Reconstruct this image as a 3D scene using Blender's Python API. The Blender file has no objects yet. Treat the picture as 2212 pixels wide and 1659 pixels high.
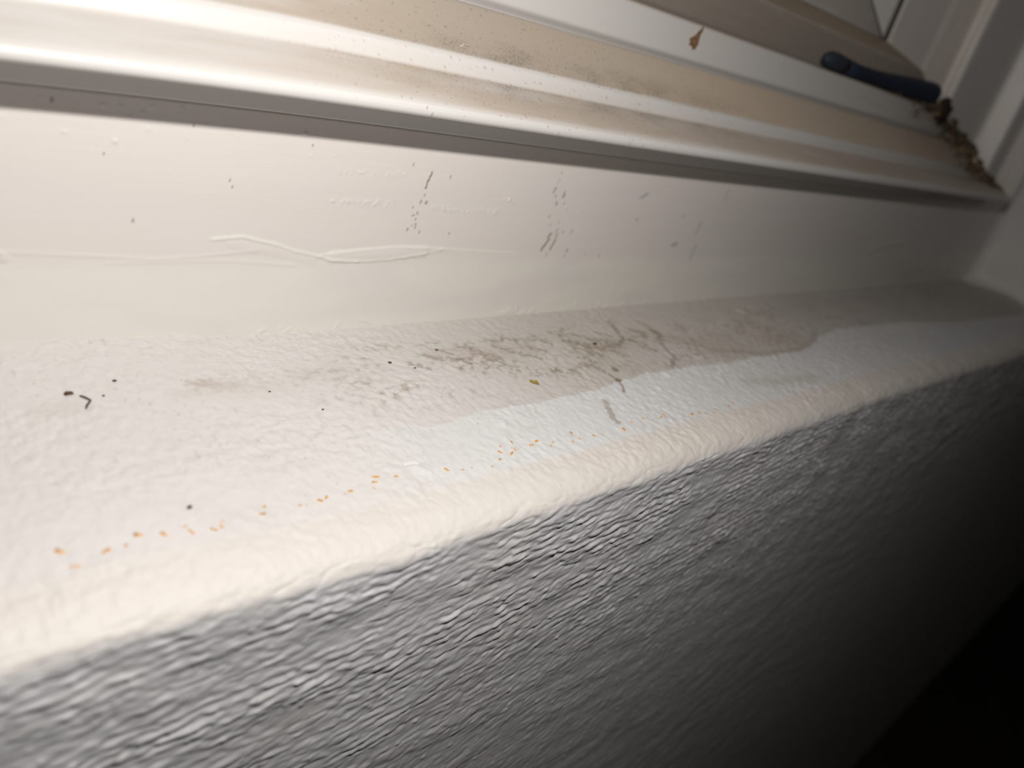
import bpy, math, random
import numpy as np
from mathutils import Matrix, Vector

# ------------------------------------------------------------------ camera, world, lamp, exposure
C = bpy.context.scene.collection
SC = bpy.context.scene
MM = 0.001
cam_d = bpy.data.cameras.new('camera')
cam = bpy.data.objects.new('camera', cam_d)
C.objects.link(cam)
SC.camera = cam
cam_d.sensor_fit = 'HORIZONTAL'
cam_d.sensor_width = 36.0
cam_d.lens = 26.875
cam_d.clip_start = 0.005
cam_d.clip_end = 20
right = Vector((0.72407417, -0.64150867, 0.25334409))
down = Vector((-0.11910197, -0.47808912, -0.87019855))
fwd = Vector((0.67936097, 0.59991451, -0.42257693))
m = Matrix.Identity(4)
for i in range(3):
    m[i][0] = right[i]; m[i][1] = -down[i]; m[i][2] = -fwd[i]
cam.matrix_world = m
cam_d.dof.use_dof = True
cam_d.dof.focus_distance = 0.222
cam_d.dof.aperture_fstop = 9.3

w = bpy.data.worlds.new('night')
SC.world = w
w.use_nodes = True
w.node_tree.nodes['Background'].inputs[0].default_value = (0.02, 0.022, 0.03, 1)
w.node_tree.nodes['Background'].inputs[1].default_value = 0.02

ld = bpy.data.lights.new('hand_torch', 'POINT')
ld.energy = 1.92
ld.shadow_soft_size = 0.0045
ld.color = (1.0, 0.955, 0.905)
lamp = bpy.data.objects.new('hand_torch', ld)
lamp.location = (0.072, 0.022, 0.077)
C.objects.link(lamp)

vs = SC.view_settings
vs.view_transform = 'Standard'
vs.look = 'None'
vs.exposure = 0.0
vs.gamma = 1.0
vs.use_curve_mapping = False

# ------------------------------------------------------------------ helpers
rng = np.random.default_rng(7)
random.seed(7)
_P = rng.permutation(4096)
_G = rng.uniform(0, 2 * np.pi, 4096)
_GX, _GY = np.cos(_G), np.sin(_G)


def perlin(x, y, seed=0):
    x = np.asarray(x, float) + seed * 17.31
    y = np.asarray(y, float) + seed * 9.73
    xi = np.floor(x).astype(np.int64); yi = np.floor(y).astype(np.int64)
    fx = x - xi; fy = y - yi
    u = fx * fx * fx * (fx * (fx * 6 - 15) + 10)
    v = fy * fy * fy * (fy * (fy * 6 - 15) + 10)

    def g(ix, iy, dx, dy):
        h = _P[(_P[(ix + 1024) & 4095] + iy + 777) & 4095]
        return _GX[h] * dx + _GY[h] * dy
    a = g(xi, yi, fx, fy); b = g(xi + 1, yi, fx - 1, fy)
    c = g(xi, yi + 1, fx, fy - 1); d = g(xi + 1, yi + 1, fx - 1, fy - 1)
    return (a + u * (b - a)) * (1 - v) + (c + u * (d - c)) * v * 1.0


def fbm(x, y, seed=0, octv=3, gain=0.5):
    s = 0; a = 1.0
    for o in range(octv):
        s = s + a * perlin(x * 2 ** o, y * 2 ** o, seed + o * 3)
        a *= gain
    return s


def smooth(a, b, t):
    t = np.clip((t - a) / (b - a), 0, 1)
    return t * t * (3 - 2 * t)


def seg_dist(X, Y, pts):
    d = np.full(X.shape, 1e9)
    for (x0, y0), (x1, y1) in zip(pts[:-1], pts[1:]):
        dx, dy = x1 - x0, y1 - y0
        t = np.clip(((X - x0) * dx + (Y - y0) * dy) / (dx * dx + dy * dy + 1e-9), 0, 1)
        d = np.minimum(d, np.hypot(X - x0 - t * dx, Y - y0 - t * dy))
    return d


def window_of(xs, ys, pts, pad):
    px = [p[0] for p in pts]; py = [p[1] for p in pts]
    i0, i1 = np.searchsorted(xs, [min(px) - pad, max(px) + pad])
    asc = ys[-1] > ys[0]
    yy = ys if asc else ys[::-1]
    j0, j1 = np.searchsorted(yy, [min(py) - pad, max(py) + pad])
    if not asc:
        j0, j1 = len(ys) - j1, len(ys) - j0
    return slice(j0, j1), slice(i0, i1)


def mix(col, target, a):
    """col (...,3) towards target by mask a (...)"""
    return col * (1 - a[..., None]) + np.array(target) * a[..., None]


def mesh_obj(name, verts, quads, mat, parent=None, col=None, tris=None, flat=False):
    verts = np.asarray(verts, np.float32).reshape(-1, 3)
    quads = np.zeros((0, 4), np.int32) if quads is None else np.asarray(quads, np.int32).reshape(-1, 4)
    tris = np.zeros((0, 3), np.int32) if tris is None else np.asarray(tris, np.int32).reshape(-1, 3)
    me = bpy.data.meshes.new(name)
    nq, nt = len(quads), len(tris)
    me.vertices.add(len(verts)); me.vertices.foreach_set('co', (verts * MM).ravel())
    me.loops.add(nq * 4 + nt * 3)
    me.loops.foreach_set('vertex_index', np.concatenate([quads.ravel(), tris.ravel()]).astype(np.int32))
    me.polygons.add(nq + nt)
    st = np.concatenate([np.arange(nq) * 4, nq * 4 + np.arange(nt) * 3]).astype(np.int32)
    me.polygons.foreach_set('loop_start', st)
    me.polygons.foreach_set('use_smooth', np.full(nq + nt, not flat))
    me.update(calc_edges=True)
    me.validate()
    if col is not None:
        at = me.color_attributes.new('Col', 'FLOAT_COLOR', 'POINT')
        c4 = np.ones((len(verts), 4), np.float32); c4[:, :3] = np.asarray(col).reshape(-1, 3)
        at.data.foreach_set('color', c4.ravel())
    me.materials.append(mat)
    o = bpy.data.objects.new(name, me)
    C.objects.link(o)
    if parent: o.parent = parent
    return o


def grid_quads(nr, nc, off=0, flip=False):
    i = np.arange(nr - 1)[:, None] * nc + np.arange(nc - 1)[None, :] + off
    q = np.stack([i, i + 1, i + nc + 1, i + nc], -1).reshape(-1, 4)
    return q[:, ::-1] if flip else q


class Soup:
    """collects quads (own vertices) with one colour each"""
    def __init__(s): s.v = []; s.q = []; s.c = []
    def quad(s, a, b, c, d, col=(0.8, 0.8, 0.8)):
        n = len(s.v); s.v += [a, b, c, d]; s.q.append((n, n + 1, n + 2, n + 3)); s.c += [col] * 4
    def box(s, x0, x1, y0, y1, z0, z1, col=(0.8, 0.8, 0.8)):
        p = [(x, y, z) for z in (z0, z1) for y in (y0, y1) for x in (x0, x1)]
        for f in ((0, 2, 3, 1), (4, 5, 7, 6), (0, 1, 5, 4), (2, 6, 7, 3), (0, 4, 6, 2), (1, 3, 7, 5)):
            s.quad(*[p[k] for k in f], col=col)


def tag(o, label=None, cat=None, kind=None, group=None):
    if label: o['label'] = label
    if cat: o['category'] = cat
    if kind: o['kind'] = kind
    if group: o['group'] = group
    return o


def material(name, color=None, rough=0.5, spec=0.4, bump=0.0, bump_scale=900, coat=0.0, metal=0.0, transmission=0.0):
    mt = bpy.data.materials.new(name); mt.use_nodes = True
    nt = mt.node_tree; b = nt.nodes['Principled BSDF']
    if color is None:
        a = nt.nodes.new('ShaderNodeAttribute'); a.attribute_name = 'Col'
        nt.links.new(a.outputs['Color'], b.inputs['Base Color'])
    else:
        tc = nt.nodes.new('ShaderNodeTexCoord')
        n = nt.nodes.new('ShaderNodeTexNoise'); n.inputs['Scale'].default_value = 300
        r = nt.nodes.new('ShaderNodeMixRGB'); r.blend_type = 'MULTIPLY'; r.inputs[0].default_value = 0.35
        r.inputs[1].default_value = (*color, 1)
        nt.links.new(tc.outputs['Object'], n.inputs['Vector'])
        nt.links.new(n.outputs['Fac'], r.inputs[2]); nt.links.new(r.outputs[0], b.inputs['Base Color'])
    b.inputs['Roughness'].default_value = rough
    b.inputs['Specular IOR Level'].default_value = spec
    b.inputs['Coat Weight'].default_value = coat
    b.inputs['Metallic'].default_value = metal
    b.inputs['Transmission Weight'].default_value = transmission
    if bump:
        tc = nt.nodes.new('ShaderNodeTexCoord')
        n = nt.nodes.new('ShaderNodeTexNoise'); n.inputs['Scale'].default_value = bump_scale
        n.inputs['Detail'].default_value = 3
        bp = nt.nodes.new('ShaderNodeBump'); bp.inputs['Strength'].default_value = 1.0
        bp.inputs['Distance'].default_value = bump
        nt.links.new(tc.outputs['Object'], n.inputs['Vector'])
        nt.links.new(n.outputs['Fac'], bp.inputs['Height']); nt.links.new(bp.outputs[0], b.inputs['Normal'])
    return mt


M_plaster = material('painted_plaster', rough=0.55, spec=0.3, bump=0.00003, bump_scale=1500)
M_wall = material('painted_wall', rough=0.5, spec=0.3, bump=0.00003, bump_scale=1300)
M_gloss = material('satin_paint', rough=0.38, spec=0.35, bump=0.000004, bump_scale=2500)
M_upvc = material('white_plastic', rough=0.38, spec=0.4, bump=0.000012, bump_scale=2500)
M_room = material('room_paint', (0.75, 0.74, 0.72), rough=0.7)
M_floor = material('room_floor', (0.07, 0.055, 0.045), rough=0.6)
M_gasket = material('gasket_rubber', (0.06, 0.05, 0.045), rough=0.6)
M_glass = material('glass', (0.95, 0.97, 0.97), rough=0.02, transmission=1.0)
M_fleck = material('orange_paint', (0.95, 0.50, 0.14), rough=0.6)
M_blue = material('blue_plastic', (0.030, 0.043, 0.078), rough=0.6, spec=.2)
M_dirt = material('dark_dirt', (0.06, 0.038, 0.025), rough=0.9)
M_crumb = material('brown_crumb', (0.13, 0.075, 0.045), rough=0.85)
M_leaf = material('dried_leaf', (0.27, 0.155, 0.075), rough=0.8)
M_olive = material('olive_flake', (0.46, 0.36, 0.07), rough=0.5)
M_fibre = material('dark_fibre', (0.13, 0.12, 0.09), rough=0.8)
M_hair = material('pale_fibre', (0.9, 0.88, 0.85), rough=0.6)
M_debris = material('debris_mix', rough=0.85)

# ------------------------------------------------------------------ plan (millimetres, camera at the origin)
YW, YR = 100.0, 194.3          # front wall plane, plane of the board round the window
XR, XL = 772.0, -430.0         # reveals
ZT = 930.0                     # head of the opening
K = 670.0                      # mitre constant of the right jamb (x = K - z)
KL = -330.0
KT = 830.0


def sill_z(y): return -100.6 - (188.0 - y) * 0.0974


a_, b_ = 0.30, 0.0014
n_ = int(math.log(1 + b_ * XR / a_) / b_)
xs = a_ / b_ * (np.exp(b_ * np.arange(n_ + 1)) - 1)
xs = xs * XR / xs[-1]
left = np.concatenate([np.linspace(XL, -60, 40)[:-1], np.linspace(-60, 0, 50)[:-1]])
XS = np.concatenate([left, xs])
NC = len(XS)

# ------------------------------------------------------------------ wall relief
def cells(x, y, seed):
    """rounded cobble-like cells with sharp creases between them, 0..1"""
    xi = np.floor(x).astype(np.int64); yi = np.floor(y).astype(np.int64)
    f1 = np.full(x.shape, 9.0)
    for dy in (-1, 0, 1):
        for dx in (-1, 0, 1):
            cx, cy = xi + dx, yi + dy
            h = _P[(_P[(cx + 1024 + seed * 101) & 4095] + cy + 777) & 4095]
            h2 = _P[(h + 991) & 4095]
            d = (cx + h / 4096 - x) ** 2 + (cy + h2 / 4096 - y) ** 2
            f1 = np.minimum(f1, d)
    return np.clip(1 - f1, 0, 1)


def wall_relief(X, S):
    """S: distance down the wall in mm; roller and brush ridges that run along the wall"""
    slant = 0.10 * X
    wx = X + 1.6 * perlin(X / 9, S / 6, 31)
    ws = S + slant + 1.2 * perlin(X / 10, S / 6, 32) + 0.55 * perlin(X / 3.0, S / 2.6, 33)
    n1 = perlin(wx / 13, ws / 3.2, 1)
    n3 = perlin(wx / 3.0, ws / 1.3, 3)
    big = perlin(X / 26, S / 9, 4)
    fall = 1.1 - 0.5 * smooth(45, 140, S)
    env = np.clip(0.9 + 0.9 * perlin(X / 20, S / 9, 5), .2, 2) * fall
    ca = cells(wx / 5.6, ws / 2.3, 1)
    cb = cells(wx / 2.9, ws / 1.5, 2)
    m = smooth(-.25, .35, perlin(X / 16, S / 7, 9))
    h = 0.36 * np.abs(n1) ** 0.85 + (0.46 * ca * (1 - .5 * m) + 0.30 * cb * (.35 + .65 * m)) + 0.05 * n3
    c1 = perlin(X / 2.6, (S + .3 * slant) / 2.1, 6)
    lumps = smooth(0.34, 0.62, c1) * 0.30
    crk = perlin(wx / 16, (ws + 40) / 4.2, 77)
    crease = -0.22 * np.exp(-(crk / 0.045) ** 2) * smooth(-.1, .3, perlin(X / 18, S / 8, 78)) * fall
    rw = ws + 0.35 * perlin(X / 5, S / 3, 79)
    rows = (np.abs(np.sin(np.pi * rw / 2.7)) ** 0.8 * 0.34 * smooth(8, 20, S) * (1 - .65 * smooth(45, 95, S))
            * smooth(-.3, .3, perlin(X / 40, S / 14, 80) + .1) * (0.55 + 0.9 * smooth(-.3, .4, perlin(X / 3.6, S / 2.4, 83))))
    return 0.95 * h * env + 0.22 * big + lumps + crease + rows


def sill_relief(X, Y):
    n1 = perlin(X / 2.6, Y / 3.4, 11)
    n2 = perlin(X / 1.3, Y / 1.8, 12)
    n3 = perlin(X / 8, Y / 8, 13)
    lumps = np.clip(perlin(X / 2.2, Y / 2.4, 14) - 0.38, 0, 1)
    env = 0.55 + 0.75 * smooth(-0.3, 0.4, perlin(X / 35, Y / 22, 15))
    return (0.42 * n1 + 0.26 * n2) * env + 0.20 * n3 + 0.75 * lumps


# ------------------------------------------------------------------ the sill: cove foot, rough ledge, rounded nose
ys_flat = np.arange(195.4, 111.0, -0.36)
prof = [(y, sill_z(y)) for y in ys_flat]
NOSE_A, NOSE_B = 11.0, 6.2
zc = sill_z(111.0) - NOSE_B
for t in np.linspace(0, math.pi / 2, 44):
    prof.append((YW + NOSE_A - NOSE_A * math.sin(t), zc + NOSE_B * math.cos(t)))
ZW0 = prof[-1][1]
z = ZW0; dz = 0.33
while z > -430:
    z -= dz; dz *= 1.0032
    prof.append((YW, z))
prof = np.array(prof)
i_nose = len(ys_flat)
i_wall = i_nose + 30                       # seam between sill paint and wall paint, on the curve of the nose
tang = np.gradient(prof, axis=0)
nrm = np.stack([tang[:, 1], -tang[:, 0]], 1)   # (ny, nz)
nrm /= np.linalg.norm(nrm, axis=1)[:, None]
arc = np.concatenate([[0], np.cumsum(np.linalg.norm(np.diff(prof, axis=0), axis=1))])
arc -= arc[i_nose]
Sg = np.repeat(arc[:, None], NC, 1); Xg = np.repeat(XS[None, :], len(prof), 0)
wgt = smooth(2.0, 15.0, Sg + 1.3 * perlin(Xg / 5, Sg * 0 + 3, 21))
Yeff = 111.0 - Sg
H = np.zeros_like(Sg)
top = slice(0, i_nose + 60)
H[top] += (sill_relief(Xg[top], Yeff[top]) * (1 - wgt[top]))
bot = slice(i_nose - 4, None)
H[bot] += wall_relief(Xg[bot], Sg[bot]) * wgt[bot]
# the nose edge wanders a little
H += smooth(-4, 4, Sg) * (1 - smooth(14, 24, Sg)) * (0.40 * perlin(Xg / 16, Sg * 0, 22) + 0.10 * perlin(Xg / 6, Sg / 9, 23) + 0.05 * perlin(Xg / 1.6, Sg / 7, 26))
# the second coat of paint: a thin step along its wavy upper edge
BOUND = [(-430, 155), (20, 158), (60, 155), (87, 149.7), (106.5, 140.6), (126.5, 136.4), (146.1, 138.2), (171.5, 137.2), (194.2, 137.9), (233.5, 142.0),
         (266.1, 140.7), (303.9, 139.1), (350.0, 138.3), (387.3, 146.6), (413.5, 149.6), (498.8, 146.4), (574.0, 139.6), (772, 132)]
bx, by = np.array(BOUND).T
yb = np.interp(XS, bx, by)[None, :] + 1.6 * perlin(Xg / 6, Sg * 0, 24)[:1] + 0.7 * perlin(Xg / 1.9, Sg * 0, 25)[:1]
Yt = np.where(Sg < 0, 111.0 - Sg, 0)
coat = 1 - smooth(-0.5, 0.5, Yt - yb)
H += 0.10 * coat * smooth(60, 110, Xg)
# caulk foot: sill rises into the cove at the back, ends fade so that the cove meets it

# ---- colours of the sill
def sill_colour():
    n = i_wall + 1
    X = Xg[:n]; Y = np.where(Sg[:n] < 0, 111.0 - Sg[:n], 111.0 - Sg[:n]); S = Sg[:n]; h = H[:n]
    ct = coat[:n]
    col = np.ones(X.shape + (3,)) * np.array((0.755, 0.735, 0.725))
    # dull older coat at the back of the ledge, to the right
    a = (1 - ct) * smooth(95, 235, X)
    col = mix(col, (0.575, 0.54, 0.50), 0.85 * a)
    col = mix(col, (0.76, 0.77, 0.775), ct * smooth(80, 150, X))
    # warm undercoat showing along the nose
    nz = smooth(-4.0 - 0, -1.0, S + 0.8 * perlin(X / 4, Y / 4, 41))
    col = mix(col, (0.78, 0.715, 0.65), 0.75 * nz * (0.45 + 0.55 * smooth(60, 200, X)))
    # grime in hollows and in clouds at the back
    cloud = fbm(X / 26, Y / 12, 42, 3)
    zone = smooth(141, 152, Y) * (1 - smooth(178, 186, Y))
    ridge = smooth(0.10, 0.48, cloud + 0.22)
    fine = smooth(0.05, 0.35, fbm(X / 3.2, Y / 2.6, 43, 3))
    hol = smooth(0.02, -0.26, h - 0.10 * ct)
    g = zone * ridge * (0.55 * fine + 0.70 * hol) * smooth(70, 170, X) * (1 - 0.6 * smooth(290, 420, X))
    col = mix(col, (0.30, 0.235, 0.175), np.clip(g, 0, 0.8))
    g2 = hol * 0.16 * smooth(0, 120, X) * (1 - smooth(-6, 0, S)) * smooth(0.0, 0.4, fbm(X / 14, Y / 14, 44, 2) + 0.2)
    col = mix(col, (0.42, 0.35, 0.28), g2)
    # pin-prick specks
    sp = smooth(0.50, 0.60, perlin(X / 1.0, Y / 1.3, 45)) * smooth(0.05, 0.3, perlin(X / 20, Y / 14, 46) + 0.12) * (1 - smooth(-6, -1, S))
    col = mix(col, (0.36, 0.29, 0.22), 0.6 * sp)
    s2 = smooth(0.30, 0.52, perlin(X / 1.5, Y / 2.0, 145) + 0.25 * perlin(X / .6, Y / .8, 146)) * (0.3 + 0.7 * smooth(-.2, .3, perlin(X / 18, Y / 10, 147))) * (1 - smooth(-10, -3, S))
    col = mix(col, (0.44, 0.38, 0.32), 0.34 * s2 * smooth(118, 140, Y))
    yl = (111.0 - Sg[:n, 0])

    def stroke(pts, wd, colr, op, soft=0.6, wob=0.6):
        js, isl = window_of(XS, yl, pts, wd * 3 + 3)
        XX = X[js, isl]; YY = Y[js, isl]
        d = seg_dist(XX, YY, pts) + wob * wd * perlin(XX / 1.6, YY / 1.6, 47) + 0.4 * wob * wd * perlin(XX / .6, YY / .6, 48)
        col[js, isl] = mix(col[js, isl], colr, op * (1 - smooth(wd * (1 - soft), wd, d)))
    br = (0.235, 0.175, 0.12)
    stroke([(256.1, 182.9), (251.5, 175.8), (248.1, 170.0), (245.8, 166.0), (240.1, 163.4), (229.7, 162.2)], 1.5, br, 0.58, 0.8, 1.0)
    stroke([(245.8, 166.0), (250.0, 164.3)], 1.2, br, 0.6)
    stroke([(272.2, 180.3), (273.9, 176.9), (270.9, 169.9), (270.1, 165.5), (263.6, 161.2), (260.7, 154.9), (259.0, 148.8), (251.0, 143.5)], 1.4, br, 0.52, 0.8, 1.0)
    stroke([(271, 170), (270.1, 165.5)], 2.2, br, 0.4)
    stroke([(219.1, 147.0), (219.3, 147.2)], 1.7, (0.30, 0.24, 0.17), 0.9, 0.25, 0.15)
    stroke([(214.3, 141.0), (214.6, 141.2)], 1.6, (0.28, 0.22, 0.15), 0.9, 0.3, 0.3)
    stroke([(213.6, 145.4), (214.3, 141.0), (212.5, 137.0), (210.4, 134.6)], 0.8, (0.28, 0.22, 0.15), 0.75)
    stroke([(197.2, 131.9), (194.5, 127.0), (191.7, 123.0), (192.4, 121.0)], 1.5, (0.45, 0.41, 0.36), 0.8, 0.4)
    for i, (x, y) in enumerate([(236.6, 166.0), (218.4, 168.7), (220.8, 158.7), (168.7, 173.6), (151.3, 170.4), (173.9, 166.6), (173.5, 161.4), (217.0, 168.9),
                                (196.8, 167.4), (212.6, 155.4), (251.3, 162.4), (251.3, 157.1), (158.3, 173.5), (211.3, 149.9), (183, 170), (205, 172), (228, 172),
                                (232, 157), (240, 172), (190, 163), (224, 163), (160, 166), (143, 166), (262, 172)]):
        stroke([(x - 2.5, y + 2.2), (x, y), (x + 1.5, y - 2.5)], 1.3 + 0.4 * (i % 3), br, 0.50, 0.8, 1.3)
    for x, y, r, op in [(185, 168, 16, .28), (230, 164, 18, .34), (160, 171, 14, .22), (290, 158, 24, .22), (345, 150, 26, .25), (300, 148, 22, .18),
                        (76, 170, 5, .34), (80, 168, 8, .22), (70, 166, 5, .16), (88, 165, 12, .10), (42, 165, 8, .16), (110, 168, 12, .14), (215, 152, 12, .22)]:
        stroke([(x - r * .5, y), (x + r * .5, y)], r * .62, (0.40, 0.32, 0.245), op, 1.0, 0.55)
    stroke([(286.4, 150), (320, 140.5), (352, 139.4), (372, 143), (384, 149)], 2.6, (0.36, 0.30, 0.24), 0.4, 0.9, 0.7)
    stroke([(281, 126), (300, 122), (330, 119)], 5, (0.50, 0.42, 0.33), 0.35, 1.0, 0.5)
    return col


col_s = sill_colour()
# local geometry of the sill: smeared filler and a chipped crater
yl_all = 111.0 - arc[:i_nose]


def sill_add(pts, wd, amp, prof_=1.0):
    js, isl = window_of(XS, yl_all, pts, wd * 2)
    XX = Xg[js, isl]; YY = 111.0 - Sg[js, isl]
    d = seg_dist(XX, YY, pts) / wd + 0.25 * perlin(XX / 1.5, YY / 1.5, 51)
    H[js, isl] += amp * np.clip(1 - d ** 2, 0, 1) ** prof_


sill_add([(78, 130), (88, 131), (95, 132)], 3.0, 0.30)
sill_add([(80, 137), (90, 135)], 2.0, 0.25)
sill_add([(111.5, 122), (114, 121)], 2.4, 0.45)
sill_add([(110, 124.2), (113, 123.4)], 0.8, -0.5)
for x, y, r, h_ in [(273.6, 146.3, 2.6, .8), (359.6, 179.8, 4, .9), (241.4, 138.9, 2.2, .6), (132, 157, 2.2, .4), (150, 132, 1.8, .35), (229, 133, 1.6, .35), (64, 152, 1.8, .3), (98, 172, 1.5, .3)]:
    sill_add([(x, y), (x + .3, y)], r, h_)

Py = prof[:, 0][:, None] + nrm[:, 0][:, None] * H
Pz = prof[:, 1][:, None] + nrm[:, 1][:, None] * H
front = smooth(165, 112, np.where(Sg < 0, 111.0 - Sg, 100.0))
Pz = Pz + front * (3.4 * smooth(95, 30, Xg) - 4.0 * smooth(360, 640, Xg))
Pz = Pz - 4.0 * smooth(25, 125, Xg) * smooth(150, 194, Yt)      # the ledge dips towards its back edge
V = np.stack([Xg, Py, Pz], -1)
NS = i_wall + 1
sill = mesh_obj('trim_1', V[:NS], grid_quads(NS, NC, flip=True), M_plaster, col=col_s)
tag(sill, 'rough white plaster window ledge with brown dirt stains and rounded front edge', 'window ledge', 'structure')

# ------------------------------------------------------------------ wall under and around the window
Vw = V[i_wall:]
nw = len(Vw)
Xw = Xg[i_wall:]; Sw = Sg[i_wall:]
colw = np.ones(Xw.shape + (3,)) * np.array((0.785, 0.795, 0.82))
colw = mix(colw, (0.79, 0.735, 0.68), 0.8 * (1 - smooth(10.5, 15.5, Sw + 0.9 * perlin(Xw / 3, Sw / 3, 61))))
colw = mix(colw, (0.70, 0.67, 0.65), 0.30 * smooth(0.0, 0.5, fbm(Xw / 40, Sw / 25, 62, 3)))
colw = mix(colw, (0.78, 0.74, 0.70), 0.25 * smooth(0.15, 0.5, fbm(Xw / 5, Sw / 3, 63, 2)))
verts = [Vw.reshape(-1, 3)]; cols = [colw.reshape(-1, 3)]; quads = [grid_quads(nw, NC, flip=True)]
sp = Soup()
wc = (0.785, 0.795, 0.82)
ZF, ZC, XA, XB = -1000.0, 1400.0, -1500.0, 4200.0
sp.quad((XA, YW, ZF), (XB, YW, ZF), (XB, YW, -430.0), (XA, YW, -430.0), wc)
sp.quad((XA, YW, -430), (XL, YW, -430), (XL, YW, ZC), (XA, YW, ZC), wc)
sp.quad((XR, YW, -430), (XB, YW, -430), (XB, YW, ZC), (XR, YW, ZC), wc)
sp.quad((XL, YW, ZT), (XR, YW, ZT), (XR, YW, ZC), (XL, YW, ZC), wc)
off = nw * NC
verts.append(np.array(sp.v)); cols.append(np.array(sp.c)); quads.append(np.array(sp.q) + off)
# close the ends of the nose beside the opening
wall = mesh_obj('wall_front', np.concatenate(verts), np.concatenate(quads), M_wall, col=np.concatenate(cols))
tag(wall, 'grey white painted wall with wavy brushed ridges below the window ledge', 'wall', 'structure')

# ------------------------------------------------------------------ smooth painted board round the window, with a filled cove at its foot
ZTOPB = -38.7
pr = []
zz = -107.5
for z in np.arange(zz + 0.42, ZTOPB, 0.42): pr.append((YR, z))
pr.append((YR, ZTOPB)); pr.append((YR + 0.3, ZTOPB + 0.25)); pr.append((YR + 6, ZTOPB + 0.3))
pr = np.array(pr); nb = len(pr)
Xb = np.repeat(XS[None, :], nb, 0); Zb = np.repeat(pr[:, 1][:, None], NC, 1)
Hb = np.zeros_like(Xb)
lower = smooth(-76.5, -84, Zb + 1.5 * perlin(Xb / 30, Zb * 0, 70))
Hb += 0.10 * perlin(Xb / 60, Zb / 9, 71) + 0.032 * perlin(Xb / 26, Zb / 0.8, 72) * (1 - lower) + 0.014 * perlin(Xb / 30, Zb / 1.3, 73)
Hb += lower * (0.10 * perlin(Xb / 14, Zb / 7, 74) + 0.06 * perlin(Xb / 5, Zb / 8, 75) * smooth(140, 220, Xb))
zl = pr[:, 1]


def board_add(pts, wd, amp, pw=1.0, wob=0.25):
    js, isl = window_of(XS, zl, pts, wd * 2.2)
    XX = Xb[js, isl]; ZZ = Zb[js, isl]
    d = seg_dist(XX, ZZ, pts) / wd + wob * perlin(XX / 2.2, ZZ / 1.5, 76)
    Hb[js, isl] += amp * np.clip(1 - np.abs(d) ** 2, 0, 1) ** pw


for i in range(44):
    x = 40 + 320 * rng.random(); board_add([(x, -102.4 + rng.normal() * 1.0), (x + 2.5 * rng.random() + .5, -102.4 + rng.normal() * .6)], .7, .2)
R1 = [(86.3, -73.7), (94.6, -72.9), (104.4, -75.0), (111.0, -77.0), (118.9, -78.7), (123.0, -79.9), (133.0, -80.6), (143.8, -80.2), (155.4, -78.4), (165.5, -76.7)]
R2 = [(119.3, -78.5), (123.9, -77.8), (135.3, -76.6), (148.0, -75.6), (158.2, -75.9), (168.5, -76.6), (184.9, -77.3), (202.9, -78.2)]
board_add(R1[:7], 0.6, 0.38, 1.0, 0.15)
board_add(R1[6:], 0.7, 0.2, 1.0, 0.3)
board_add([(92, -75.2), (106, -77.4), (117, -80.2)], 1.7, 0.16, 1.0, 0.3)
board_add(R2[:6], 0.6, 0.22, 1.0, 0.25)
board_add(R2[5:], 0.5, 0.10, 1.0, 0.4)
board_add([(124, -79), (134, -78.7), (146, -78.0), (158, -77.2)], 2.3, 0.42, 0.7, 0.12)
board_add([(37.6, -77.3), (56.9, -78.2), (71.1, -79.3), (85.6, -78.3), (99.9, -76.7)], 0.7, 0.16)
board_add([(10, -77.0), (37.6, -77.3)], 0.8, 0.16)
board_add([(60, -80.2), (90, -79.8), (112, -81.5)], 0.8, 0.12)
board_add([(527.4, -76.7), (543.7, -74.1), (577.1, -70.9)], 1.6, 0.5)
BL = [(191.1, -58.0, 1.0, .7), (61.0, -49.4, .85, .5), (50.5, -48.2, .7, .35), (68.3, -45.8, .7, .3), (109.0, -43.0, .75, .8), (69.0, -40.4, .8, .5), (58.4, -41.3, .8, .45),
      (62.0, -40.9, .6, .4), (75.9, -39.9, .5, .4), (77.7, -47.3, .5, .3), (56.0, -60.6, .35, .2), (38.2, -78.6, 1.6, .6), (221.3, -59.5, .8, .4), (229.6, -61.4, .8, .4),
      (64, -43.4, .4, .3), (67, -42.0, .45, .35), (72, -42.4, .35, .3), (80, -43.6, .4, .3), (85, -41, .4, .35), (73, -44.4, .4, .3), (46, -41.0, .6, .3), (83.5, -45.4, .35, .25),
      (142.3, -51.3, .5, .45), (129.3, -52.6, .6, .3), (132.9, -52.8, .5, .3), (136.4, -60.5, .6, .3), (188.9, -57.8, .7, .35), (193, -58.7, 1.2, .2), (173.4, -62.8, .5, .4), (184.8, -63.3, .6, .4),
      (38.5, -46, .5, .3), (112, -49, .5, .3), (119, -48.4, .4, .3), (95, -55, .35, .25)]
for x, z, r, h_ in BL: board_add([(x, z), (x + .15, z)], r * .85, h_ * .6)
for i in range(46):
    x = 118 + 70 * rng.random(); board_add([(x, -61.2 - .02 * (x - 120) + rng.normal() * .7), (x + .9, -61.4 - .02 * (x - 120) + rng.normal() * .7)], 0.42, 0.13)
for i in range(20):
    x = 120 + 26 * rng.random(); board_add([(x, -52.4 + rng.normal() * .5), (x + .5, -52.4 + rng.normal() * .4)], 0.35, 0.12)
colb = np.ones(Xb.shape + (3,)) * np.array((0.79, 0.745, 0.715))
colb = mix(colb, (0.83, 0.81, 0.755), 0.9 * lower)
colb = mix(colb, (0.78, 0.75, 0.735), 0.5 * smooth(-0.1, 0.4, fbm(Xb / 50, Zb / 14, 77, 2)))
js, isl = window_of(XS, zl, R1 + R2, 4)
d1 = np.minimum(seg_dist(Xb[js, isl], Zb[js, isl], R1), seg_dist(Xb[js, isl], Zb[js, isl], R2))
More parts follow.
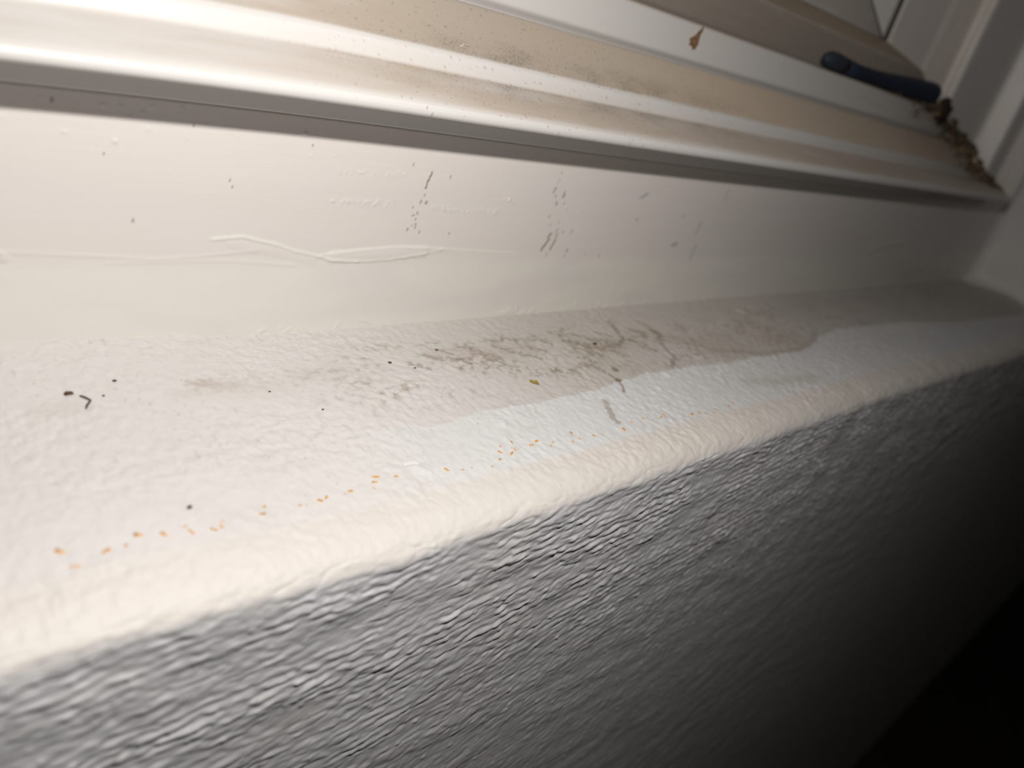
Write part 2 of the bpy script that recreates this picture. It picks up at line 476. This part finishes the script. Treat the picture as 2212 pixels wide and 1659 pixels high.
colb[js, isl] = mix(colb[js, isl], (0.82, 0.80, 0.745), 0.8 * (1 - smooth(0.5, 1.1, d1)))


def board_mark(pts, wd, colr, op, soft=0.5, wob=0.3):
    js, isl = window_of(XS, zl, pts, wd * 2 + 1)
    XX = Xb[js, isl]; ZZ = Zb[js, isl]
    d = seg_dist(XX, ZZ, pts) + wob * wd * perlin(XX / .8, ZZ / .8, 78)
    colb[js, isl] = mix(colb[js, isl], colr, op * (1 - smooth(wd * (1 - soft), wd, d)))


mk = (0.27, 0.22, 0.15)
board_mark([(154.9, -50.6), (154.2, -52.6), (153.7, -54.1), (153.5, -55.8)], 0.42, mk, 0.95, 0.5, 0.1)
for x, z, r in [(153.8, -58.1, .5), (152.8, -60.3, .65), (155.0, -60.5, .6), (152.4, -63.9, .42), (152.4, -64.5, .4), (150.9, -65.0, .42), (152.3, -66.3, .35), (152.5, -68.0, .5), (152.8, -68.9, .35),
                (151.3, -68.4, .3), (149.8, -69.7, .5), (154.9, -70.6, .45), (162.6, -51.6, .35), (167.5, -70.9, .4), (150.1, -62.4, .35), (147.0, -48.7, .35), (65.8, -69.0, .55), (89.5, -57.2, .4),
                (90.3, -59.0, .35), (58.7, -52.7, .35), (48, -41.2, .5), (112, -46, .3), (79, -44, .3)]:
    board_mark([(x, z - .25), (x, z + .25)], r * .85, mk, 0.7)
gm = (0.33, 0.29, 0.25)
for pts, r, op in [([(213.9, -46.2), (213.7, -46.8)], .6, .5), ([(213.7, -49), (213.2, -50.5)], .5, .35), ([(213.0, -52.4), (212.4, -54)], .7, .7), ([(214.1, -55), (214.2, -56.2)], .6, .5),
                   ([(215.4, -57.8), (215.7, -58.4)], .8, .7), ([(218.5, -54.0), (218.4, -55.6)], .8, .75), ([(219.9, -57.9), (219.9, -58.4)], .6, .6), ([(213.7, -63.3), (213.9, -63.5)], .7, .65),
                   ([(219.8, -65.2), (219.8, -65.5)], .6, .5), ([(215.6, -66.4), (215.2, -66.8)], .6, .4), ([(220.4, -68.5), (220.1, -69.1)], .8, .5), ([(223.5, -69.3), (224.2, -69.4)], .6, .6),
                   ([(228.6, -68.7), (228.6, -69.3)], .7, .45), ([(217.2, -70.1), (216.3, -71.4)], .9, .8), ([(220.8, -70.4), (220.6, -71.2)], .8, .7), ([(217.1, -72.4), (214.6, -76.6)], .85, .95),
                   ([(220.8, -72.6), (219.3, -76.5)], .75, .75), ([(218.2, -78.2), (218.0, -79.2)], .7, .45), ([(229.4, -76.6), (229.4, -77.1)], .8, .6), ([(228.7, -79), (228.6, -79.8)], .8, .3),
                   ([(240.9, -78.2), (241, -78.5)], .7, .3), ([(250, -79.3), (250.6, -79.5)], .9, .4), ([(265.6, -53.6), (269, -51.8)], .9, .6), ([(300, -74.4), (303, -73.6)], 1.4, .55),
                   ([(267.6, -62.8), (267.6, -63.3)], 1.0, .45), ([(329.7, -47), (329.2, -51.5)], 1.1, .35), ([(316.5, -63), (316.0, -68.5)], 1.3, .4), ([(319.5, -75), (318.6, -81)], 1.6, .3),
                   ([(300, -60), (301, -61)], 1.2, .25)]:
    board_mark(pts, r, gm, op, 0.7, 0.5)
ny = np.gradient(pr, axis=0); nn = np.stack([-ny[:, 1], ny[:, 0]], 1); nn /= np.linalg.norm(nn, axis=1)[:, None]
fade = np.ones(nb); fade[-3:] = 0
Hb *= fade[:, None]
sag = 1.1 * smooth(-60, -39, Zb) * np.clip((130 - Xb) / 92, 0, 1.25) ** 2
Vb = np.stack([Xb, pr[:, 0][:, None] + nn[:, 0][:, None] * Hb, pr[:, 1][:, None] + nn[:, 1][:, None] * Hb - sag], -1)
sp = Soup(); bc = (0.75, 0.72, 0.685)
xr0, xl0, zt0 = K + 38.7, KL - 38.7, KT + 38.7
sp.quad((xr0, YR, ZTOPB), (XR, YR, ZTOPB), (XR, YR, ZT), (xr0, YR, ZT), bc)
sp.quad((XL, YR, ZTOPB), (xl0, YR, ZTOPB), (xl0, YR, ZT), (XL, YR, ZT), bc)
sp.quad((xl0, YR, zt0), (xr0, YR, zt0), (xr0, YR, ZT), (xl0, YR, ZT), bc)
board = mesh_obj('trim_2', np.concatenate([Vb.reshape(-1, 3), np.array(sp.v)]),
                 np.concatenate([grid_quads(nb, NC), np.array(sp.q) + nb * NC]), M_gloss, col=np.concatenate([colb.reshape(-1, 3), np.array(sp.c)]))
tag(board, 'smooth cream painted strip between window frame and ledge with filler smear', 'window board', 'structure')

# ------------------------------------------------------------------ reveals of the opening
yr = np.concatenate([np.linspace(YW, 178, 60), np.linspace(178, YR, 24)[1:]])
zr = np.concatenate([np.linspace(-112, -84, 40), np.linspace(-84, 0, 50)[1:], np.linspace(0, ZT, 30)[1:]])
Yr, Zr = np.meshgrid(yr, zr)


def quarter(t, r):
    t = np.clip(t / r, 0, 1)
    return r * (1 - np.sqrt(1 - (1 - t) ** 2))


hx = quarter(YR - Yr, 12.0) + quarter(Zr - sill_z(Yr) + 3.0, 11.0) + 1.2 * perlin(Yr / 30, Zr / 25, 81) + 0.5 * perlin(Yr / 7, Zr / 7, 82)
hx += 3.0 * np.exp(-((Zr + 82) / 14) ** 2 - ((Yr - 176) / 12) ** 2)
Vr = np.stack([XR - hx, Yr, Zr], -1)
cr = np.ones(Vr.shape) * np.array((0.74, 0.715, 0.70))
rev = mesh_obj('wall_right', Vr, grid_quads(len(zr), len(yr)), M_plaster, col=cr)
tag(rev, 'rounded white plaster reveal at the right end of the window ledge', 'wall', 'structure')
sp = Soup()
sp.box(XL - 60, XL, YW + .5, YR + 60, -112, ZT + 60, bc); sp.box(XL, XR + 60, YW + .5, YR + 60, ZT, ZT + 60, bc)
mesh_obj('wall_left', sp.v, sp.q, M_plaster, col=sp.c, flat=True)
tag(bpy.data.objects['wall_left'], 'white plaster left reveal and head of the window opening', 'wall', 'structure')

# ------------------------------------------------------------------ the dark room behind the camera
def plain(name, mat, label, cat, *boxes):
    s = Soup()
    for b in boxes: s.box(*b)
    o = mesh_obj(name, s.v, s.q, mat, flat=True)
    return tag(o, label, cat, 'structure')


YB = -2600.0
plain('floor', M_floor, 'dark brown room floor far below the window ledge', 'floor', (XA, XB, YB, YW, ZF - 40, ZF))
plain('ceiling', M_room, 'white room ceiling above the window', 'ceiling', (XA, XB, YB, YW, ZC, ZC + 40))
plain('wall_back', M_room, 'plain room wall opposite the window', 'wall', (XA, XB, YB - 40, YB, ZF, ZC))
plain('wall_side', M_room, 'plain room wall beyond the left end of the window', 'wall', (XA - 40, XA, YB, YW, ZF, ZC))
plain('wall_far', M_room, 'plain room wall beyond the right end of the window', 'wall', (XB, XB + 40, YB, YW, ZF, ZC))

# ------------------------------------------------------------------ window frame: mitred plastic profiles with dust
win = bpy.data.objects.new('window_1', None)
win.location = (0, 0, 0); win.empty_display_size = 0.05
C.objects.link(win)
tag(win, 'dusty white plastic window with stepped frame and dirty corner', 'window', 'structure')


def resample(keys, step):
    """keys: (y, z, dust) with straight runs between; returns dense rows"""
    out = []
    for (a, b) in zip(keys[:-1], keys[1:]):
        n = max(1, int(math.hypot(b[0] - a[0], b[1] - a[1]) / step))
        for i in range(n): out.append([a[j] + (b[j] - a[j]) * i / n for j in range(len(a))])
    out.append(list(keys[-1]))
    return np.array(out, float)


FR = [(200, -38.2, 0), (193.9, -38.2, 0), (193.7, -30.9, 0), (178, -30.9, 0), (175.6, -30.7, 0), (174.7, -30.1, 0), (174.4, -28.9, 0), (174.7, -27.6, 0), (176.0, -26.6, .5), (177.2, -25.9, 1),
      (189.2, -20.2, 1), (190.0, -19.4, .25), (191.4, -15.6, 0), (192.2, -14.6, .25), (193.0, -13.8, 1), (205.2, -1.6, 1), (206.3, -0.9, .5), (206.5, -2.5, 0), (207.6, -2.5, 0)]
SA = [(207.8, -3.0, 0), (208.2, 0.3, .1), (212.0, 14.6, .1), (212.6, 15.4, .9), (213.6, 15.9, 1.2), (219.0, 16.6, 1.5), (221.0, 18.0, 1.5), (229.5, 34.5, 1.35), (231, 36.0, .9),
      (243.5, 44.6, 1.1), (244.3, 44.8, .6), (245, 43.5, .2)]
BD = [(247.2, 44.5, .3), (247.6, 47.2, .5), (262, 76, .35), (264, 77.5, .25), (268, 77.5, .2)]


def inset(z):
    """how far the right-hand members reach in from the mitre constant: the stile is broader than the rail"""
    return np.interp(z, [-39, -31, -19.5, -14.8, -0.9, 0, 15.4, 36, 44.6, 47, 77], [-39, -31, -17, 5, 9, 11, 80, 100, 138, 140, 168])


GK = [(244.6, 43.0, 0), (245.2, 44.9, 0), (246.6, 45.6, 0), (247.6, 45.0, 0)]


def dust_colour(U, row_d, side, prof_z, prof_y, S):
    """U: along the member, S: along the profile (mm)"""
    D = np.repeat(row_d[:, None], U.shape[1], 1) * (1.0 if side == 'bottom' else 0.42)
    col = np.ones(U.shape + (3,)) * np.array((0.80, 0.785, 0.77))
    along = smooth(30, 190, U) if side == 'bottom' else np.ones_like(U)
    n = fbm(U / 40, S / 6, 91, 3)
    d = np.clip(D, 0, 1) * np.clip(0.24 + 0.68 * along + (0.22 + .28 * along) * n, 0, 1)
    ledge2 = np.repeat(((prof_y > 192.4) & (prof_y < 207))[:, :1], U.shape[1], 1) * 1.0 if side == 'bottom' else 0 * U
    tint = np.array((0.60, 0.505, 0.42)) * (1 - ledge2[..., None]) + (np.array((0.53, 0.45, 0.37)) + np.array((.19, .14, .085)) * smooth(150, 330, U)[..., None]) * ledge2[..., None]
    d = np.clip(d + 0.35 * ledge2 * np.clip(D, 0, 1), 0, .95)
    col = col * (1 - d[..., None]) + tint * d[..., None]
    heavy = np.clip(D - 1, 0, 1) * 2
    bead = np.repeat((prof_y > 231)[:, :1], U.shape[1], 1) * np.clip(D, 0, 1) * (side == 'bottom')
    col = mix(col, (0.42, 0.33, 0.20), .85 * bead * (prof_y < 245))
    heavy = heavy * (1 - .7 * (bead > 0))
    col = mix(col, (0.27, 0.235, 0.205), np.clip(0.80 * heavy, 0, .85))
    # fine grit
    g = smooth(0.26, 0.50, perlin(U / 0.9, S / 0.9, 92)) * smooth(-0.1, 0.35, fbm(U / 30, S / 8, 93, 2)) * np.clip(D, 0, 1)
    g *= 0.15
    col = mix(col, (0.20, 0.165, 0.125), 0.75 * g)
    return col


def grit_and_groove_shade(col, U, S, y):
    """dark grit gathered at the foot of the two ledges and brown mould towards the corner, plus the painted groove shade"""
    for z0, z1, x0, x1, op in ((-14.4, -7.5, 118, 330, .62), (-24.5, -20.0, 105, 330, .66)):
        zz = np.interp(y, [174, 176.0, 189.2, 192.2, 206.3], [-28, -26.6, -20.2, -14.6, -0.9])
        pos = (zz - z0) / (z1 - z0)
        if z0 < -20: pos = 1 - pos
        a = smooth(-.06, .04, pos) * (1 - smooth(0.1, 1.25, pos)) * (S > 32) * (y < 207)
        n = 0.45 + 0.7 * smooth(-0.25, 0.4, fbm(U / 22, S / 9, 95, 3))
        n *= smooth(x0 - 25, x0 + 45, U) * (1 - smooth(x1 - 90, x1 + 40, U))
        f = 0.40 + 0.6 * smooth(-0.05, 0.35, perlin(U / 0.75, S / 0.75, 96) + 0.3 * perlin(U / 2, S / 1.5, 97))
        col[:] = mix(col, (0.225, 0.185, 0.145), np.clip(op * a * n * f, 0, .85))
    sp_ = smooth(0.40, 0.52, perlin(U / 1.1, S / 1.1, 196)) * smooth(80, 140, U) * (1 - .8 * smooth(260, 420, U)) * (S > 32) * (y < 207)
    col[:] = mix(col, (0.22, 0.175, 0.13), 0.55 * sp_)
    groove_shade = smooth(207.9, 208.2, y) * (1 - smooth(208.35, 208.8, y))  # shade of the groove between frame and sash, painted as a dark line
    col[:] = mix(col, (0.36, 0.335, 0.31), 0.75 * groove_shade)
    c = smooth(470, 640, U + 14 * fbm(U / 20, S / 8, 98, 3)) * smooth(178, 200, y)
    col[:] = mix(col, (0.15, 0.10, 0.06), 0.75 * c)
    s = smooth(360, 560, U) * smooth(0.0, .4, fbm(U / 50, S / 5, 99, 2))
    col[:] = mix(col, (0.62, 0.40, 0.26), 0.30 * s * smooth(192, 194, y))


def member(name, keys, side, mat, step, cols_x, dusty=True, flat=False):
    P = resample(keys, step)
    py, pz, pd = P[:, 0], P[:, 1], P[:, 2]
    S = np.concatenate([[0], np.cumsum(np.hypot(np.diff(py), np.diff(pz)))])
    t = np.asarray(cols_x, float)            # 0..1
    T = np.repeat(t[None, :], len(P), 0)
    Yp = np.repeat(py[:, None], len(t), 1); Zp = np.repeat(pz[:, None], len(t), 1)
    if side == 'bottom':
        U = (KL + Zp) * (1 - T) + (K - inset(Zp)) * T; X, Z = U, Zp; flip = False
    elif side == 'right':
        U = Zp * (1 - T) + (KT - Zp) * T; X, Z = K - inset(Zp), U; flip = False
    elif side == 'top':
        U = (KL + Zp) * (1 - T) + (K - inset(Zp)) * T; X, Z = U, KT - Zp; flip = True
    else:
        U = Zp * (1 - T) + (KT - Zp) * T; X, Z = KL + Zp, U; flip = True
    Sg_ = np.repeat(S[:, None], len(t), 1)
    Yo = Yp.copy()
    if dusty and side == 'bottom':
        Yo = Yo - np.repeat((np.clip(pd, 0, 1) * 0.05)[:, None], len(t), 1) * np.clip(perlin(U / 0.8, Sg_ / 0.8, 94), 0, 1)
    if side == 'bottom':                       # the rail sags a little towards the left
        Z = Z - (1.1 + 2.0 * smooth(-31, -18, Zp)) * np.clip((130 - X) / 92, 0, 1.25) ** 2 * (1 - smooth(20, 45, Zp))
    V_ = np.stack([X, Yo, Z], -1)
    col = None
    if dusty:
        col = dust_colour(U, pd, side, Zp, Yp, Sg_)
        if side == 'bottom': grit_and_groove_shade(col, U, Sg_, Yp)
    return mesh_obj(name, V_, grid_quads(len(P), len(t), flip=flip), mat, parent=win, col=col, flat=flat)


tb = (np.concatenate([np.linspace(KL, 0, 40)[:-1], xs[xs < 640], np.linspace(640, K, 25)]) - KL) / (K - KL)
tj = np.concatenate([np.linspace(0, .3, 90)[:-1], np.linspace(.3, 1, 40)])
tc_ = np.linspace(0, 1, 30)
for nm, keys, step in (('frame', FR, .42), ('sash', SA, .6)):
    n_bot, n_side, n_top = (nm + '_rail', 'frame_jamb' if nm == 'frame' else 'sash_stile', nm + '_head')
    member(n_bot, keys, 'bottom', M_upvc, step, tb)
    member(n_side, keys, 'right', M_upvc, 1.2, tj)
    member(n_side, keys, 'left', M_upvc, 3, tc_)
    member(n_top, keys, 'top', M_upvc, 3, tc_)
tb2 = tb[::4]
for s_, t_ in (('bottom', tb2), ('right', tj), ('left', tc_), ('top', tc_)):
    member('glazing_bead', BD, s_, M_upvc, 1.5, t_)
    member('glazing_gasket', GK, s_, M_gasket, 2, t_[::3] if len(t_) > 60 else t_, dusty=False)
sp = Soup(); sp.box(KL + 74, K - 162, 265.5, 267.8, 74, KT - 74)
pane = mesh_obj('glass_pane', sp.v, sp.q, M_glass, parent=win, flat=True)
# outer side of the frame so that it has a body
sp = Soup()
for b in ((KL - 34, K + 34, 207.7, 275, -38, -4), (KL - 34, K + 34, 207.7, 275, KT + 4, KT + 38), (K + 4, K + 38, 207.7, 275, -4, KT + 4), (KL - 38, KL - 4, 207.7, 275, -4, KT + 4)):
    sp.box(*b)
mesh_obj('frame_body', sp.v, sp.q, M_room, parent=win, flat=True)

# ------------------------------------------------------------------ small things
def sill_at(x, y):
    i = int(np.clip(np.searchsorted(XS, x), 0, NC - 1)); j = int(np.argmin(np.abs(yl_all - y)))
    return Py[j, i], Pz[j, i]


def lump(name, loc, r, mat, seed, parent=None, squash=(1, 1, .6), rough=.35, seg=7, rings=5, stretch_rot=0.0):
    rg = np.random.default_rng(seed)
    vs_, tr, qd = [], [], []
    vs_.append((0, 0, 1))
    for i in range(1, rings):
        th = math.pi * i / rings
        for k in range(seg):
            ph = 2 * math.pi * k / seg + .3 * (i % 2)
            vs_.append((math.sin(th) * math.cos(ph), math.sin(th) * math.sin(ph), math.cos(th)))
    vs_.append((0, 0, -1))
    va = np.array(vs_) * (1 + rough * (rg.random((len(vs_), 1)) - .5) * 2) * np.array(squash) * r
    c, s = math.cos(stretch_rot), math.sin(stretch_rot)
    va[:, :2] = np.stack([va[:, 0] * c - va[:, 1] * s, va[:, 0] * s + va[:, 1] * c], 1)
    n = len(vs_)
    for k in range(seg):
        tr.append((0, 1 + k, 1 + (k + 1) % seg)); tr.append((n - 1, n - 1 - seg + (k + 1) % seg, n - 1 - seg + k))
    for i in range(rings - 2):
        for k in range(seg):
            a = 1 + i * seg
            qd.append((a + k, a + seg + k, a + seg + (k + 1) % seg, a + (k + 1) % seg))
    o = mesh_obj(name, va, qd, mat, parent=parent, tris=tr)
    o.location = [v * MM for v in loc]
    return o


# orange flecks: thin islands of bare orange undercoat lying along the front of the ledge
ORANGE = [(30.6, 123.1, 1), (32.0, 118.4, 1), (37.7, 120.3, 1), (41.0, 120.4, .8), (43.9, 122.3, 1), (48.2, 120.9, .8), (52.7, 121.6, .8), (53.1, 119.8, 1.1), (57.6, 118.8, .9), (59.3, 119.3, .7), (60.0, 120.6, .5),
          (70.3, 121.9, .8), (68.7, 119.7, .8), (77.8, 119.4, .6), (79.4, 119.2, .6), (82.8, 119.1, .8), (84.7, 119.7, .7), (89.6, 119.4, .7), (91.4, 119.9, .6), (100.0, 122.4, 1.1), (98.6, 120.8, 1.0), (97.3, 118.9, .5),
          (105.0, 121.0, 1), (119.4, 119.1, 1.1), (123.7, 117.5, .6), (126.9, 117.5, .5), (133.3, 116.1, .6), (137.5, 117.9, .9), (139.8, 120.7, .9), (141.4, 122.6, .7), (146.2, 123.0, .9), (144.8, 120.3, 1), (142.8, 119.0, .8),
          (151.7, 120.3, 1), (154.7, 121.3, .9), (158.1, 118.3, .7), (160.0, 119.3, .8), (162.6, 120.3, .7), (169.8, 121.4, .8), (166.9, 117.6, .7), (170.5, 118.2, .7), (176.9, 117.8, .8), (180.5, 117.6, .6), (191.1, 117.4, .9),
          (198.0, 119.6, .9), (204.5, 120.0, .9), (207.5, 118.0, .6), (212.8, 118.5, .9), (215.5, 119.3, .8), (222.9, 118.4, .7), (228.8, 116.4, .9), (232.7, 116.0, .9), (235.6, 115.0, .8), (239.9, 114.4, .8), (243.4, 115.6, 1),
          (252.3, 115.5, 1), (256.6, 116.9, 1.1)]
NRM = Vector((0, 0.0, 1.0))
slope = math.atan(0.0974)
for k, (x, y, r) in enumerate(ORANGE):
    y -= 3.6 * float(smooth(95, 30, np.array(x)))
    rg = np.random.default_rng(100 + k)
    nseg = 9
    ang = rg.uniform(0, math.pi)
    pv = []
    rr = 0.62 * r * (0.8 + .5 * rg.random())
    for h_ in (0.0, 1.0):
        for q in range(nseg):
            a = 2 * math.pi * q / nseg
            s = rr * (0.65 + .6 * rg.random()) * (1 if h_ == 0 else .9)
            dx, dy = s * math.cos(a) * 1.5, s * math.sin(a) * .75
            ex, ey = dx * math.cos(ang) - dy * math.sin(ang), dx * math.sin(ang) + dy * math.cos(ang)
            yy, zz_ = sill_at(x + ex, y + ey)
            pv.append((ex, yy - y, zz_ + (0.035 if h_ else -0.05) - sill_z(y)))
    top_c = sill_at(x, y)
    pv.append((0, 0, top_c[1] + 0.045 - sill_z(y)))
    qd = [(q, (q + 1) % nseg, nseg + (q + 1) % nseg, nseg + q) for q in range(nseg)]
    tr = [(nseg + q, nseg + (q + 1) % nseg, 2 * nseg) for q in range(nseg)]
    o = mesh_obj('paint_fleck', pv, qd, M_fleck, parent=sill, tris=tr)
    o.location = (x * MM, y * MM, sill_z(y) * MM)
    if k == 0: o['label'] = 'orange paint fleck'

# brown crumbs on the ledge
CR = [(45.6, 171.0, .85, 'largest round brown crumb at the left end of the ledge beside the curled fibre'),
      (56.5, 174.6, .42, 'small dark crumb at the back of the ledge near the smooth strip, left end'),
      (134.4, 170.0, .55, 'dark oval crumb alone near the back of the ledge left of the brown streaks'),
      (140.6, 165.0, .35, 'small black crumb in front of the dark oval crumb'),
      (226.6, 165.1, .80, 'blackest crumb among the brown drip stains on the ledge'),
      (55.5, 124.3, .50, 'grey crumb at the front of the ledge above the orange flecks'),
      (52.2, 168.3, .32, 'tiny brown crumb just right of the curled dark fibre'),
      (91.0, 162.1, .32, 'tiny brown crumb in the middle of the ledge, first right of the yellow stain'),
      (156.4, 175.0, .50, 'brown crumb closest to the smooth strip above the brown streaks'),
      (100.5, 150.5, .30, 'tiny dark crumb on the clean white middle of the ledge')]
for k, (x, y, r, lb) in enumerate(CR):
    yy, zz_ = sill_at(x, y)
    o = lump('dirt_crumb', (x, yy, zz_ + .25 * r), r, M_crumb if k not in (4, 3) else M_dirt, 30 + k, squash=(1.15, .9, .6))
    tag(o, lb, 'crumb', group='dirt crumbs on the ledge')


def tube(name, pts, r, mat, seg=6, parent=None):
    pts = np.array(pts, float); n = len(pts)
    rr = r if hasattr(r, '__len__') else [r] * n
    vs_ = []
    for i in range(n):
        tdir = Vector(pts[min(i + 1, n - 1)] - pts[max(i - 1, 0)]).normalized()
        a = tdir.cross(Vector((0.13, .2, 1))).normalized(); b = tdir.cross(a)
        for k in range(seg):
            q = 2 * math.pi * k / seg
            p = Vector(pts[i]) + (a * math.cos(q) + b * math.sin(q)) * rr[i]
            vs_.append(tuple(p))
    qd = [(i * seg + k, i * seg + (k + 1) % seg, (i + 1) * seg + (k + 1) % seg, (i + 1) * seg + k) for i in range(n - 1) for k in range(seg)]
    vs_ += [tuple(pts[0]), tuple(pts[-1])]
    tr = [(len(vs_) - 2, (k + 1) % seg, k) for k in range(seg)] + [(len(vs_) - 1, (n - 1) * seg + k, (n - 1) * seg + (k + 1) % seg) for k in range(seg)]
    base = np.array(vs_) - pts[0]
    o = mesh_obj(name, base, qd, mat, tris=tr, parent=parent)
    o.location = [v * MM for v in pts[0]]
    return o


fp = [(47.5, 169.4), (48.2, 168.2), (49.0, 166.9), (48.5, 166.0), (47.9, 165.3), (47.4, 164.4)]
o = tube('lint_fibre', [(x, sill_at(x, y)[0], sill_at(x, y)[1] + .15) for x, y in fp], [.22, .3, .28, .34, .3, .18], M_fibre)
tag(o, 'short curled dark fibre lying on the ledge beside the largest crumb', 'fibre')

# olive flake: three crinkled leaves of paint stuck together
def crinkle(name, loc, mat, size, seed, thick=.12, nx=9, ny_=6, tilt=(0, 0, 0), outline=None, amp=.18):
    rg = np.random.default_rng(seed)
    u = np.linspace(-1, 1, nx); v = np.linspace(-1, 1, ny_)
    U, Vv = np.meshgrid(u, v)
    edge = 1 - .28 * rg.random(U.shape) * (np.maximum(abs(U), abs(Vv)) > .9)
    ww = np.interp(U, *outline) if outline else np.sqrt(np.clip(1 - .75 * U ** 2, .05, 1))
    X = U * size[0] * edge; Y = Vv * size[1] * ww * edge
    Zt = amp * size[1] * rg.normal(size=U.shape)
    top = np.stack([X, Y, Zt + thick], -1).reshape(-1, 3); bt = np.stack([X, Y, Zt], -1).reshape(-1, 3)
    n = nx * ny_
    q = [*grid_quads(ny_, nx), *grid_quads(ny_, nx, n, True)]
    rim = [i for i in range(nx)] + [j * nx + nx - 1 for j in range(1, ny_)] + [(ny_ - 1) * nx + i for i in range(nx - 2, -1, -1)] + [j * nx for j in range(ny_ - 2, 0, -1)]
    for a, b in zip(rim, rim[1:] + rim[:1]): q.append((b, a, a + n, b + n))
    o = mesh_obj(name, np.concatenate([top, bt]), q, mat, flat=True)
    o.location = [c * MM for c in loc]; o.rotation_euler = tilt
    return o


yy, zz_ = sill_at(176.9, 147.2)
o = crinkle('paint_flake', (176.9, yy, zz_ + .28), M_olive, (1.9, 1.15), 5, tilt=(.08, 0, -.75), amp=.16)
tag(o, 'small olive yellow crinkled flake lying on the ledge among the grey dirt', 'flake')

# dried leaf scrap stuck on the upright face of the sash rail
o = crinkle('leaf_scrap', (288.0, 209.6, 10.6), M_leaf, (5.2, 2.8), 9, thick=.25, nx=11, ny_=6, tilt=(math.radians(80), math.radians(-68), 0), outline=([-1, -.4, .1, 1], [.85, 1.0, .55, .12]), amp=.10)
tag(o, 'brown dried leaf scrap stuck on the white sash rail', 'leaf')

# the blue stick lying on the sash ledge
st = [(408, 215.2, 21.0), (410, 215.2, 21.0), (414, 215.3, 21.0), (421, 215.4, 20.8), (432, 215.5, 20.5), (450, 215.6, 20.2), (474, 215.6, 20.5), (500, 215.2, 21.4), (528, 214.5, 22.4), (552, 213.8, 23.0), (557, 213.6, 23.2), (558, 213.6, 23.2)]
sr = [1.0, 2.8, 4.2, 4.7, 4.3, 3.8, 4.0, 5.0, 6.1, 6.8, 6.8, 6.2]
stick = tube('plastic_stick', st[4:], sr[4:], M_blue, 14)
tag(stick, 'dark blue plastic stick with a paler rounded tip lying in the window frame corner', 'stick')
tip = tube('tip', st[:5], sr[:4] + [4.32], material('tip_plastic', (0.048, 0.062, 0.082), rough=.6, spec=.2), 14)
tip.parent = stick; tip.matrix_parent_inverse = Matrix.Translation(-Vector([c * MM for c in st[4]]))
tip['label'] = 'grey green rounded tip'

# clump and debris in the corner
rg = np.random.default_rng(3)
o = lump('dirt_clump', (583, 211.5, 15.5), 8.5, M_dirt, 77, squash=(1.2, .55, .95), rough=.3, seg=11, rings=8)
tag(o, 'dark brown dirt clump at the blunt end of the blue stick', 'dirt')


def mitre_point(t):
    """t 0..1 from the sash ledge down the mitre to the nose of the frame"""
    ks = np.array([(219, 17.5), (212.6, 16.3), (209, 2), (206.3, -.6), (193.5, -13.4), (191, -16), (189.5, -19.4), (181.5, -26.4)])
    q = np.interp(t * (len(ks) - 1), np.arange(len(ks)), ks[:, 0]), np.interp(t * (len(ks) - 1), np.arange(len(ks)), ks[:, 1])
    return q


vs_, qs_, cs_ = [], [], []
for i in range(620):
    t = rg.random() ** 1.1 * .98
    y, z = mitre_point(t)
    x = K - float(inset(z)) - abs(rg.normal()) * (34 - 20 * t) - 1.0
    s = rg.uniform(.6, 2.6) * (1.3 - .5 * t)
    ctr = np.array((x, y - .45 * s, z + .35 * s))
    p = rg.normal(size=(8, 3)) * .18 + np.array([(a, b, c) for c in (-.5, .5) for b in (-.5, .5) for a in (-.5, .5)])
    p = p * s * rg.uniform(.5, 1.3, 3) + ctr
    n = len(vs_) * 8
    vs_.append(p)
    for f in ((0, 2, 3, 1), (4, 5, 7, 6), (0, 1, 5, 4), (2, 6, 7, 3), (0, 4, 6, 2), (1, 3, 7, 5)): qs_.append([n + k for k in f])
    c = [(0.12, .085, .055), (.20, .145, .085), (.29, .215, .125), (.07, .047, .035), (.42, .34, .24)][rg.choice(5, p=[.3, .28, .17, .19, .06])]
    cs_ += [c] * 8
o = mesh_obj('corner_debris', np.concatenate(vs_), np.array(qs_), M_debris, col=np.array(cs_), flat=True)
tag(o, 'brown crumbly debris heaped along the mitred corner of the window frame', 'debris', 'stuff')
o = lump('pale_crumb', (643, 196.0, -9.0), 3.4, material('pale_crumb', (0.72, 0.56, 0.36), rough=.8), 55, squash=(1.2, .7, .9), rough=.3, seg=9, rings=6)
tag(o, 'pale tan crumb standing out of the brown debris in the frame corner', 'crumb')
o = lump('filler_blob', (707, 186, -26), 4.2, material('filler', (0.66, 0.58, 0.5), rough=.6), 56, squash=(.7, .8, 1.5), rough=.25, seg=10, rings=7)
tag(o, 'off-white filler blob at the outer corner of the frame', 'filler')

# pale fibres caught in the dust of the frame
for k, (pts, lb) in enumerate([
        ([(124.0, 205.0, -1.8), (127.5, 204.4, -2.4), (132.0, 203.6, -3.2)], 'long pale hair lying in the dust of the upper frame ledge'),
        ([(155.0, 194.2, -12.8), (157.0, 195.0, -11.9), (158.5, 194.6, -12.3)], 'short pale hair in the dust, right of the long pale hair')]):
    o = tube('pale_hair', [(x, y - .25, z + .2) for x, y, z in pts], .16, M_hair, 5)
    tag(o, lb, 'hair', group='pale hairs in the frame dust')
